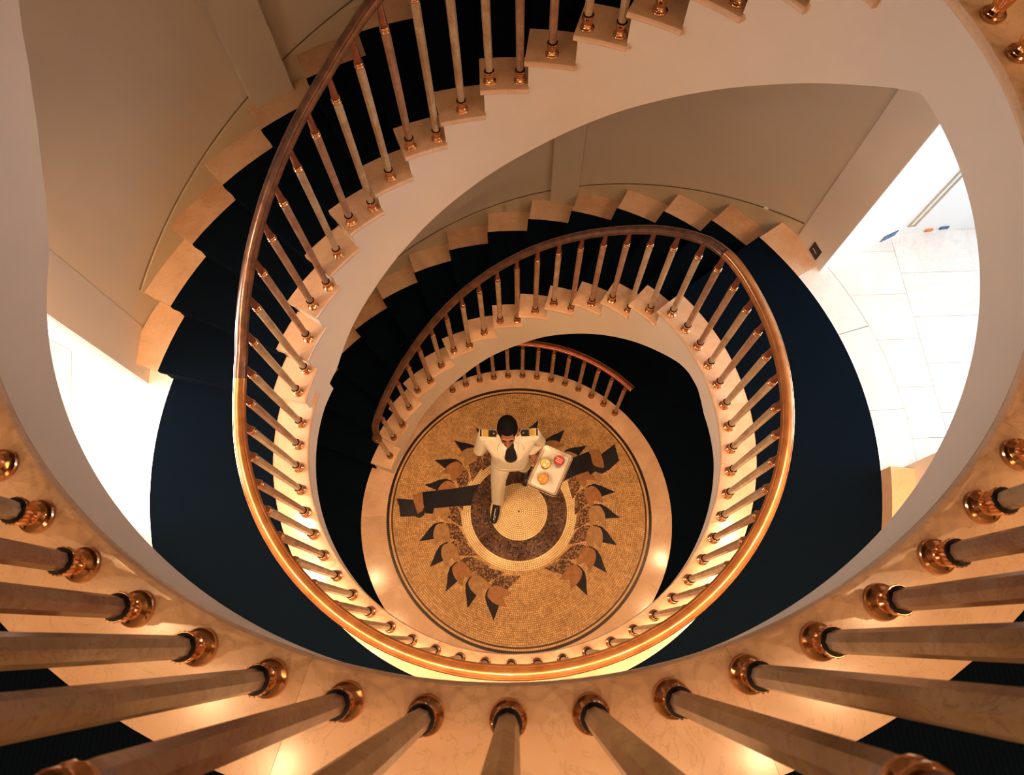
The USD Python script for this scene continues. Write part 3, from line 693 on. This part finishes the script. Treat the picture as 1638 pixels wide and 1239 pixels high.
# ------------------------------------------------------------------ the steward
def ball(c, r, sx=1, sy=1, sz=1, seg=20):
    return m3.Manifold.sphere(1.0, seg).scale([r * sx, r * sy, r * sz]).translate([float(q) for q in c])
def bone(a, ra, b, rb, seg=20):
    return m3.Manifold.batch_hull([ball(a, ra, seg=seg), ball(b, rb, seg=seg)])
def chain(pts, seg=20):
    return m3.Manifold.batch_boolean([bone(p[:3], p[3], q[:3], q[3], seg) for p, q in zip(pts[:-1], pts[1:])], m3.OpType.Add)
def union(parts): return m3.Manifold.batch_boolean(parts, m3.OpType.Add)
def fin(man, edge=0.016, it=10):
    man = man.refine_to_length(edge); mm = man.to_mesh()
    t = trimesh.Trimesh(mm.vert_properties[:, :3], mm.tri_verts, process=True)
    if it: trimesh.smoothing.filter_taubin(t, lamb=0.5, nu=0.52, iterations=it)
    return t
def hull(*b): return m3.Manifold.batch_hull(list(b))
person = thing('person', 'person in a white officer uniform with black tie walking across the mosaic carrying a tray', 'person')
HC = np.array([-0.050, 0.315, 1.635]); HT = math.radians(-10)
def hd(x, y, z):   # head space (face towards -y) to the scene: tilt forward about the ear axis
    y2 = y * math.cos(HT) - z * math.sin(HT) * 1.0; z2 = y * math.sin(HT) + z * math.cos(HT)
    return HC + np.array([x, y2, z2])
def hell(c, r, seg=28):
    return m3.Manifold.sphere(1.0, seg).scale(list(map(float, r))).rotate([math.degrees(HT), 0, 0]).translate([float(q) for q in hd(*c)])
def hrot(m): return m.rotate([math.degrees(HT), 0, 0]).translate([float(q) for q in HC])
sk = lambda c, r: ball(hd(*c), r, seg=14)
head = union([hell((0, 0.012, 0.035), (0.076, 0.096, 0.090)), hell((0, -0.028, -0.035), (0.060, 0.066, 0.088)), hell((0, -0.048, -0.085), (0.036, 0.040, 0.034)),
              hull(sk((0, -0.092, 0.012), 0.010), sk((0, -0.118, -0.030), 0.013), sk((-0.012, -0.098, -0.036), 0.009), sk((0.012, -0.098, -0.036), 0.009)),
              hull(sk((-0.040, -0.078, 0.020), 0.013), sk((0.040, -0.078, 0.020), 0.013), sk((0, -0.086, 0.020), 0.012)),
              hull(sk((-0.020, -0.086, -0.062), 0.010), sk((0.020, -0.086, -0.062), 0.010), sk((0, -0.093, -0.062), 0.010)),
              hell((-0.078, 0.012, -0.008), (0.010, 0.020, 0.032)), hell((0.078, 0.012, -0.008), (0.010, 0.020, 0.032))])
NECK = (-0.047, 0.345, 1.46)
def hand(wrist, palm, fdir, across, thumbdir, curl):
    """palm from wrist to palm centre; four unequal fingers leave it along fdir, spread along across and bending by curl"""
    w, pc, fd, ac, td, cu = map(lambda q: np.array(q, float), (wrist, palm, fdir, across, thumbdir, curl))
    fd /= np.linalg.norm(fd); ac /= np.linalg.norm(ac); td /= np.linalg.norm(td)
    out = [hull(ball(w, 0.025, seg=14), *[ball(pc + fd * 0.026 + ac * s, 0.0125, seg=12) for s in (-0.030, -0.010, 0.010, 0.030)])]
    for s, l in ((-0.030, 0.060), (-0.010, 0.072), (0.010, 0.076), (0.030, 0.066)):
        a = pc + fd * 0.028 + ac * s; b_ = a + fd * l * 0.42; c_ = b_ + (fd * 0.85 + cu * 0.5) * l * 0.33; d_ = c_ + (fd * 0.55 + cu * 0.85) * l * 0.27
        out.append(chain([(*a, .0098), (*b_, .0092), (*c_, .0084), (*d_, .0072)], 12))
    a = pc - fd * 0.012 - ac * 0.026; b_ = a + td * 0.032 - ac * 0.008; c_ = b_ + (td * 0.5 + fd * 0.6) * 0.030
    out.append(chain([(*a, .0125), (*b_, .0105), (*c_, .0088)], 12))
    return union(out)
TR_C = np.array([0.302, 0.132]); TR_A = np.array([0.9007, -0.4344]); TR_B = np.array([-0.4344, -0.9007]); TRAYZ = 1.05
lw = np.array([0.150, 0.300, 1.018]); lp = np.array([0.178, 0.226, 1.033])
lh = hand(lw, lp, (0.90, -0.434, 0.0), (0.434, 0.90, 0.0), (-0.12, -0.05, 0.95), (0, 0, 0.05))
rw = np.array([-0.155, 0.485, 1.02]); rp = np.array([-0.095, 0.500, 1.015])
rh = hand(rw, rp, (1, 0.05, -0.05), (0, 0.15, 1), (0.4, 0.6, 0.5), (0, -0.3, 0))
SHR, SHL = (-0.235, 0.362, 1.395), (0.155, 0.352, 1.395)
ELR, ELL = (-0.302, 0.318, 1.115), (0.225, 0.385, 1.105)
torso = [(-0.035, 0.30, 0.93), (-0.035, 0.285, 1.08), (-0.038, 0.290, 1.25), (-0.042, 0.335, 1.40)]
body = union([head, chain([(*NECK[:2], NECK[2] - 0.06, .06), (*NECK[:2], NECK[2] + .01, .054), (*(HC + [0, 0.03, -0.05]), .055)]),
              hull(ball(torso[0], 0.085), ball(torso[1], 0.075)), hull(ball(torso[1], 0.075), ball((-0.10, 0.30, 1.3), 0.065), ball((0.03, 0.30, 1.3), 0.065)),
              hull(ball((-0.10, 0.30, 1.3), 0.065), ball((0.03, 0.30, 1.3), 0.065), ball(SHR, 0.035), ball(SHL, 0.04), ball((-0.045, 0.35, 1.43), 0.06)),
              chain([(*SHR, .036), (*ELR, .034), (*rw, .026)]), chain([(*SHL, .036), (*ELL, .034), (*lw, .026)]), lh, rh,
              chain([(-0.115, 0.295, 0.90, .06), (-0.158, 0.205, 0.50, .045), (-0.178, 0.10, 0.10, .036), (-0.195, 0.03, 0.04, .028)]),
              chain([(0.045, 0.305, 0.90, .06), (0.082, 0.33, 0.50, .05), (0.108, 0.43, 0.13, .036), (0.105, 0.34, 0.04, .028)])])
body_o = obj('body', fin(body, 0.009, 8), 'skin', person, smooth=60)
# face details
for sx in (-1, 1):
    m = MB(); c = hd(sx * 0.031, -0.087, 0.004); mm = trimesh.creation.icosphere(2, 1.0); mm.apply_scale([0.014, 0.006, 0.0042]); mm.apply_translation(c); m.mesh(mm); obj('eye', m, 'eye_dark', body_o)
    m = MB(); tube(m, [hd(sx * 0.014, -0.098, 0.022), hd(sx * 0.034, -0.092, 0.027), hd(sx * 0.052, -0.076, 0.020)], [0.003, 0.004, 0.0025], 8); obj('eyebrow', m, 'hair', body_o)
m = MB(); mm = trimesh.creation.icosphere(2, 1.0); mm.apply_scale([0.022, 0.007, 0.008]); mm.apply_translation(hd(0, -0.098, -0.064)); m.mesh(mm); obj('mouth', m, 'lip', body_o)
hair = hell((0, 0.014, 0.040), (0.0825, 0.1035, 0.096), 40)
cut = hrot(hull(m3.Manifold.cube([0.30, 0.06, 0.30], True).translate([0, -0.125, -0.10]), m3.Manifold.cube([0.30, 0.04, 0.02], True).translate([0, -0.110, 0.062]))) 
cut2 = hrot(m3.Manifold.cube([0.4, 0.16, 0.2], True).translate([0, -0.075, -0.085]))
cut3 = hrot(m3.Manifold.cube([0.4, 0.4, 0.2], True).translate([0, 0.0, -0.155]))
cut4 = hrot(hull(m3.Manifold.cube([0.122, 0.10, 0.05], True).translate([0, -0.100, -0.030]), m3.Manifold.cube([0.086, 0.10, 0.02], True).translate([0, -0.104, 0.066])))
hair = hair - cut2 - cut3 - cut4
obj('hair', fin(hair, 0.010, 4), 'hair', person, smooth=60)
# jacket: torso and sleeves
jt = [hull(ball((-0.10, 0.297, 0.86), 0.105), ball((0.035, 0.297, 0.86), 0.105), ball((-0.095, 0.288, 1.06), 0.098), ball((0.025, 0.288, 1.06), 0.098)),
      hull(ball((-0.095, 0.288, 1.06), 0.098), ball((0.025, 0.288, 1.06), 0.098), ball((-0.115, 0.295, 1.26), 0.102), ball((0.04, 0.295, 1.26), 0.102)),
      hull(ball((-0.115, 0.295, 1.26), 0.102), ball((0.04, 0.295, 1.26), 0.102), ball((-0.235, 0.362, 1.40), 0.052), ball((0.155, 0.352, 1.40), 0.052), ball((-0.125, 0.34, 1.39), 0.075), ball((0.045, 0.335, 1.39), 0.075))]
slr = chain([(-0.242, 0.362, 1.405, .058), (*ELR, .052), (rw[0], rw[1], rw[2], .041)])
sll = chain([(0.165, 0.352, 1.405, .058), (*ELL, .052), (lw[0] + 0.004, lw[1] + 0.02, lw[2] + 0.006, .041)])
jacket = union(jt + [slr, sll]) - m3.Manifold.cube([0.8, 0.8, 0.2], True).translate([0, 0.3, 0.72])
neckcut = hull(ball((-0.047, 0.325, 1.50), 0.060), ball((-0.04, 0.20, 1.52), 0.05))
jt_mesh = fin(jacket - neckcut, 0.016, 6)
_v = np.array(jt_mesh.vertices); _n = meshkit.fbm(_v * np.array([9, 9, 16.0]), 3, 5)[:, None] - 0.5
jt_mesh.vertices = _v + jt_mesh.vertex_normals * _n * 0.010
obj('jacket', jt_mesh, 'uniform', person, smooth=70, label='white uniform jacket')
# shirt front, tie and lapels lie on the jacket's front
def front_y(xs, zs):
    o_ = np.c_[xs, np.full(len(xs), -1.0), zs]; loc, ir, _ = jt_mesh.ray.intersects_location(o_, np.tile([0, 1.0, 0], (len(xs), 1)), multiple_hits=False)
    y = np.full(len(xs), np.nan); y[ir] = loc[:, 1]; return y
def patch(rows, off, thick=0.006):
    """rows: (z, x left, x right) from the top down, laid on the front of the jacket"""
    mb = MB(); nx = 7; F, B = [], []
    for z, x0, x1 in rows:
        xs = np.linspace(x0, x1, nx); y = front_y(xs, np.full(nx, z))
        if np.isnan(y).any(): y = np.where(np.isnan(y), np.nanmean(y) if not np.isnan(y).all() else 0.26, y)
        F.append(np.c_[xs, y - off, np.full(nx, z)]); B.append(np.c_[xs, y - off + thick, np.full(nx, z)])
    secs = [np.vstack([a_, b_[::-1]]) for a_, b_ in zip(F, B)]
    return loft(mb, secs)
X0 = -0.030
obj('shirt', patch([(1.455, X0 - .058, X0 + .058), (1.42, X0 - .062, X0 + .062), (1.34, X0 - .060, X0 + .060), (1.25, X0 - .045, X0 + .045), (1.17, X0 - .008, X0 + .008)], 0.004, 0.012), 'shirt', person)
obj('tie', patch([(1.450, X0 - .022, X0 + .022), (1.425, X0 - .028, X0 + .028), (1.40, X0 - .026, X0 + .026), (1.36, X0 - .042, X0 + .042), (1.29, X0 - .050, X0 + .050), (1.24, X0 - .038, X0 + .038), (1.19, X0 - .006, X0 + .006)], 0.016, 0.016), 'tie', person, smooth=60)
for sx in (-1, 1):
    rows = [(1.455, .058, .078), (1.42, .062, .100), (1.37, .062, .112), (1.30, .054, .096), (1.23, .034, .066), (1.165, .002, .016)]
    obj('lapel', patch([(z, X0 + sx * min(a_ * sx, b_ * sx) * sx if False else X0 + (a_ if sx > 0 else -b_), X0 + (b_ if sx > 0 else -a_)) for z, a_, b_ in rows], 0.019, 0.018), 'uniform', person)
m = MB(); mm = hull(ball((X0 - 0.014, 0.262, 1.452), 0.012), ball((X0 + 0.012, 0.262, 1.452), 0.012), ball((X0, front_y(np.array([X0]), np.array([1.40]))[0] - 0.014, 1.405), 0.013)).to_mesh(); m.add(mm.vert_properties[:, :3], mm.tri_verts); obj('tie_knot', m, 'tie', person)
# shirt collar
m = MB(); secs = []
for q in np.linspace(-215, 35, 24):
    cx_, cy_ = -0.047 + 0.060 * math.cos(q * D2R), 0.338 + 0.062 * math.sin(q * D2R); ox, oy = math.cos(q * D2R) * 0.006, math.sin(q * D2R) * 0.006
    dz = -0.022 * max(0.0, -math.sin(q * D2R)); secs.append([(cx_, cy_, 1.445 + dz), (cx_ + ox * 2, cy_ + oy * 2, 1.447 + dz), (cx_ + ox, cy_ + oy, 1.476 + dz * 1.5), (cx_, cy_, 1.476 + dz * 1.5)])
loft(m, secs); obj('collar', m, 'shirt', person)
for z in (1.165, 1.06, 0.955):
    m = MB(); y = front_y(np.array([X0 + 0.004]), np.array([z]))[0]; mm = trimesh.creation.icosphere(2, 1.0); mm.apply_scale([0.010, 0.005, 0.010]); mm.apply_translation([X0 + 0.004, y - 0.003, z]); m.mesh(mm); obj('brass_button', m, 'gold_braid', person)
# epaulettes
for sx, sh in ((-1, SHR), (1, SHL)):
    inner = np.array([-0.042 + sx * 0.095, 0.350, 1.482]); outer = np.array([sh[0] + sx * 0.048, sh[1] + 0.002, 1.462])
    # sit on the jacket
    for vv in (inner, outer):
        loc, ir, _ = jt_mesh.ray.intersects_location(np.array([[vv[0] - (sx * 0.012 if vv is outer else 0), vv[1], 2.0]]), np.array([[0, 0, -1.0]]), multiple_hits=False)
        if len(loc): vv[2] = loc[0][2] + 0.004
    d_ = outer - inner; L_ = np.linalg.norm(d_); ex = d_ / L_; ey = np.array([0, 1.0, 0]); ez = np.cross(ex, ey); ez *= np.sign(ez[2])
    def plate(s0, s1, w, z0, z1, point=0.0):
        c2 = [(s0 * L_, -w), (s1 * L_, -w), (s1 * L_, w), (s0 * L_, w)] + ([(s0 * L_ - point, 0)] if point else [])
        mb = MB(); loft(mb, [[inner + ex * q[0] + ey * q[1] + ez * z for q in c2] for z in (z0, z1)]); return mb
    ep = obj('epaulette', plate(0.06, 1.0, 0.033, -0.004, 0.006, 0.016), 'braid_edge', person, smooth=False, label='shoulder board edged in gold')
    obj('board', plate(0.08, 0.50, 0.028, 0.006, 0.009, 0.013), 'tie', ep, smooth=False)
    obj('gold_stripe', plate(0.50, 0.80, 0.028, 0.006, 0.010), 'gold_braid', ep, smooth=False)
    obj('board_end', plate(0.86, 0.96, 0.029, 0.006, 0.009), 'tie', ep, smooth=False)
    for yy in (-0.016, 0.0, 0.016):
        cpt = inner + ex * 0.49 * L_ + ey * yy + ez * 0.010; m = MB(); mm = trimesh.creation.icosphere(1, 1.0); mm.apply_scale([0.006, 0.005, 0.002]); mm.apply_translation(cpt); m.mesh(mm); obj('braid_knot', m, 'gold_braid', ep)
    cpt = inner + ex * 0.17 * L_ + ez * 0.010; m = MB(); mm = trimesh.creation.icosphere(2, 1.0); mm.apply_scale([0.008, 0.008, 0.006]); mm.apply_translation(cpt); m.mesh(mm); obj('shoulder_button', m, 'gold_braid', ep)
# trousers and shoes
legs = union([hull(ball((-0.10, 0.297, 0.90), 0.108), ball((0.03, 0.297, 0.90), 0.108), ball((-0.115, 0.295, 0.80), 0.095), ball((0.045, 0.30, 0.80), 0.095)),
              chain([(-0.118, 0.292, 0.82, .098), (-0.158, 0.205, 0.50, .074), (-0.178, 0.112, 0.14, .064), (-0.181, 0.098, 0.075, .064)]),
              chain([(0.048, 0.305, 0.82, .095), (0.082, 0.335, 0.50, .072), (0.108, 0.435, 0.17, .062), (0.110, 0.445, 0.115, .062)])])
legs = legs - m3.Manifold.cube([0.3, 0.3, 0.1], True).translate([-0.18, 0.1, 0.005]) - m3.Manifold.cube([0.3, 0.3, 0.1], True).translate([0.11, 0.45, 0.045])
lg = fin(legs, 0.018, 8); _v = np.array(lg.vertices); _n = meshkit.fbm(_v * np.array([10, 10, 20.0]), 3, 8)[:, None] - 0.5
lg.vertices = _v + lg.vertex_normals * _n * 0.012
obj('trousers', lg, 'uniform', person, smooth=70, label='white uniform trousers')
def shoe(heel, toe, lift):
    h_, t_ = np.array(heel, float), np.array(toe, float); d_ = t_ - h_
    parts = [hull(ball((*(h_ + d_ * 0.08), 0.035 + lift), 0.033), ball((*(h_ + d_ * 0.45), 0.038 + lift * .6), 0.038), ball((*(h_ + d_ * 0.25), 0.075 + lift * .8), 0.034)),
             hull(ball((*(h_ + d_ * 0.45), 0.038 + lift * .6), 0.038), ball((*(h_ + d_ * 0.72), 0.034 + lift * .2), 0.042, 1, 1, 0.75), ball((*(h_ + d_ * 0.9), 0.026), 0.030, 1, 1, 0.8))]
    mn = union(parts) - m3.Manifold.cube([2, 2, 0.2], True).translate([0, 0, -0.098])
    return fin(mn, 0.012, 5)
obj('shoe', shoe((-0.172, 0.150), (-0.228, -0.135), 0.0), 'shoe', person, smooth=60, label='polished black shoe')
obj('shoe', shoe((0.113, 0.50), (0.100, 0.235), 0.045), 'shoe', person, smooth=60, label='polished black shoe')

# ------------------------------------------------------------------ tray and drinks
def rrect(hx, hy, r): return Polygon([(-hx + r, -hy + r), (hx - r, -hy + r), (hx - r, hy - r), (-hx + r, hy - r)]).buffer(r, 6)
TANG = math.degrees(math.atan2(TR_A[1], TR_A[0]))
tray = thing('serving_tray', 'rectangular silver tray lined with white cloth in the left hand of the uniformed person', 'tray', (*TR_C, TRAYZ), TANG)
def ringloft(levels, n=48):
    mb = MB(); secs = []
    for hx, hy, r, z in levels:
        ring = rrect(hx, hy, r).exterior; secs.append([(*ring.interpolate(k / n, normalized=True).coords[0], z) for k in range(n)])
    return loft(mb, secs)
obj('rim', ringloft([(0.110, 0.170, 0.022, 0.0), (0.114, 0.174, 0.024, 0.003), (0.141, 0.202, 0.034, 0.022), (0.1425, 0.2035, 0.035, 0.026), (0.140, 0.201, 0.034, 0.0275), (0.115, 0.175, 0.026, 0.008), (0.110, 0.170, 0.022, 0.0035)]), 'silver', tray, smooth=60)
m = MB(); prism(m, rrect(0.109, 0.169, 0.018), 0.0036, 0.0062); obj('cloth_liner', m, 'linen', tray, smooth=False, label='white cloth liner')
m = MB(); prism(m, rrect(0.140, 0.201, 0.034).difference(rrect(0.133, 0.194, 0.030)), 0.0272, 0.031); obj('bead_edge', m, 'brass', tray)
def tp(x, y): p = TR_C + TR_A * x + np.array([-TR_A[1], TR_A[0]]) * y; return (p[0], p[1], TRAYZ + 0.0064)
def tumbler(loc, r0, r1, h, drink, fill, label, name='drinking_glass'):
    g = thing(name, label, 'glass', loc)
    m = MB(); lathe(m, [(r0 - 0.003, 0.0), (r0, 0.002), (r1, h - 0.001), (r1 - 0.0008, h), (r1 - 0.0018, h - 0.001), (r0 - 0.0018, 0.008), (0.004, 0.0075)], 28)
    obj('tumbler', m, 'glass', g, smooth=50)
    rf = r0 + (r1 - r0) * fill - 0.0024
    m = MB(); lathe(m, [(r0 - 0.003, 0.0085), (rf, h * fill), (rf - 0.002, h * fill + 0.0006)], 28); obj('drink', m, drink, g, smooth=50)
    return g, h * fill, rf
g, zt, rf = tumbler(tp(0.046, 0.078), 0.033, 0.047, 0.155, 'drink_peach', 0.90, 'tall glass of peach drink topped with red and white, upper right on the tray')
m = MB(); lathe(m, [(rf - 0.001, zt), (rf - 0.001, zt + 0.006), (rf - 0.004, zt + 0.008)], 24); obj('red_layer', m, 'drink_red', g)
for i in range(3):
    m = MB(); a_ = i * 0.55 + 0.4; bx(m, -0.031, 0.031, -0.0028, 0.0028, zt + 0.008, zt + 0.010); vv = m.v[0]; c_, s_ = math.cos(-0.5), math.sin(-0.5); off = (-0.017 + 0.017 * i)
    vv[:, :2] = np.c_[vv[:, 0] * c_ - (vv[:, 1] + off) * s_, vv[:, 0] * s_ + (vv[:, 1] + off) * c_] * 0.9; obj('garnish', m, 'garnish_white', g, smooth=False)
g, zt, rf = tumbler(tp(-0.054, 0.026), 0.038, 0.045, 0.090, 'drink_yellow', 0.86, 'short glass of yellow drink with citrus slices, left side of the tray')
for i, (dx, dy, rz_) in enumerate(((-0.012, -0.012, 20), (0.014, 0.012, 70))):
    ang = math.radians(rz_); m = MB()
    tube(m, [(dx + 0.018 * math.cos(q), dy + 0.018 * math.sin(q), zt + 0.002) for q in np.linspace(ang, ang + 4.4, 12)], 0.0026, 6); obj('citrus_peel', m, 'drink_orange', g)
    mm = trimesh.creation.cylinder(0.015, 0.003, sections=20); mm.apply_translation([dx, dy, zt + 0.001]); m = MB(); m.mesh(mm); obj('citrus_slice', m, 'garnish_white', g)
g, zt, rf = tumbler(tp(-0.020, -0.105), 0.040, 0.047, 0.085, 'drink_orange', 0.9, 'short glass of orange drink near the front end of the tray')
for i in range(4):
    mm = trimesh.creation.box([0.016, 0.016, 0.005]); mm.apply_transform(trimesh.transformations.rotation_matrix(i * 0.7, [0, 0, 1])); mm.apply_translation([0.020 * math.cos(i * 1.7), 0.020 * math.sin(i * 1.7), zt + 0.001]); m = MB(); m.mesh(mm); obj('ice_cube', m, 'drink_peach', g, smooth=False)
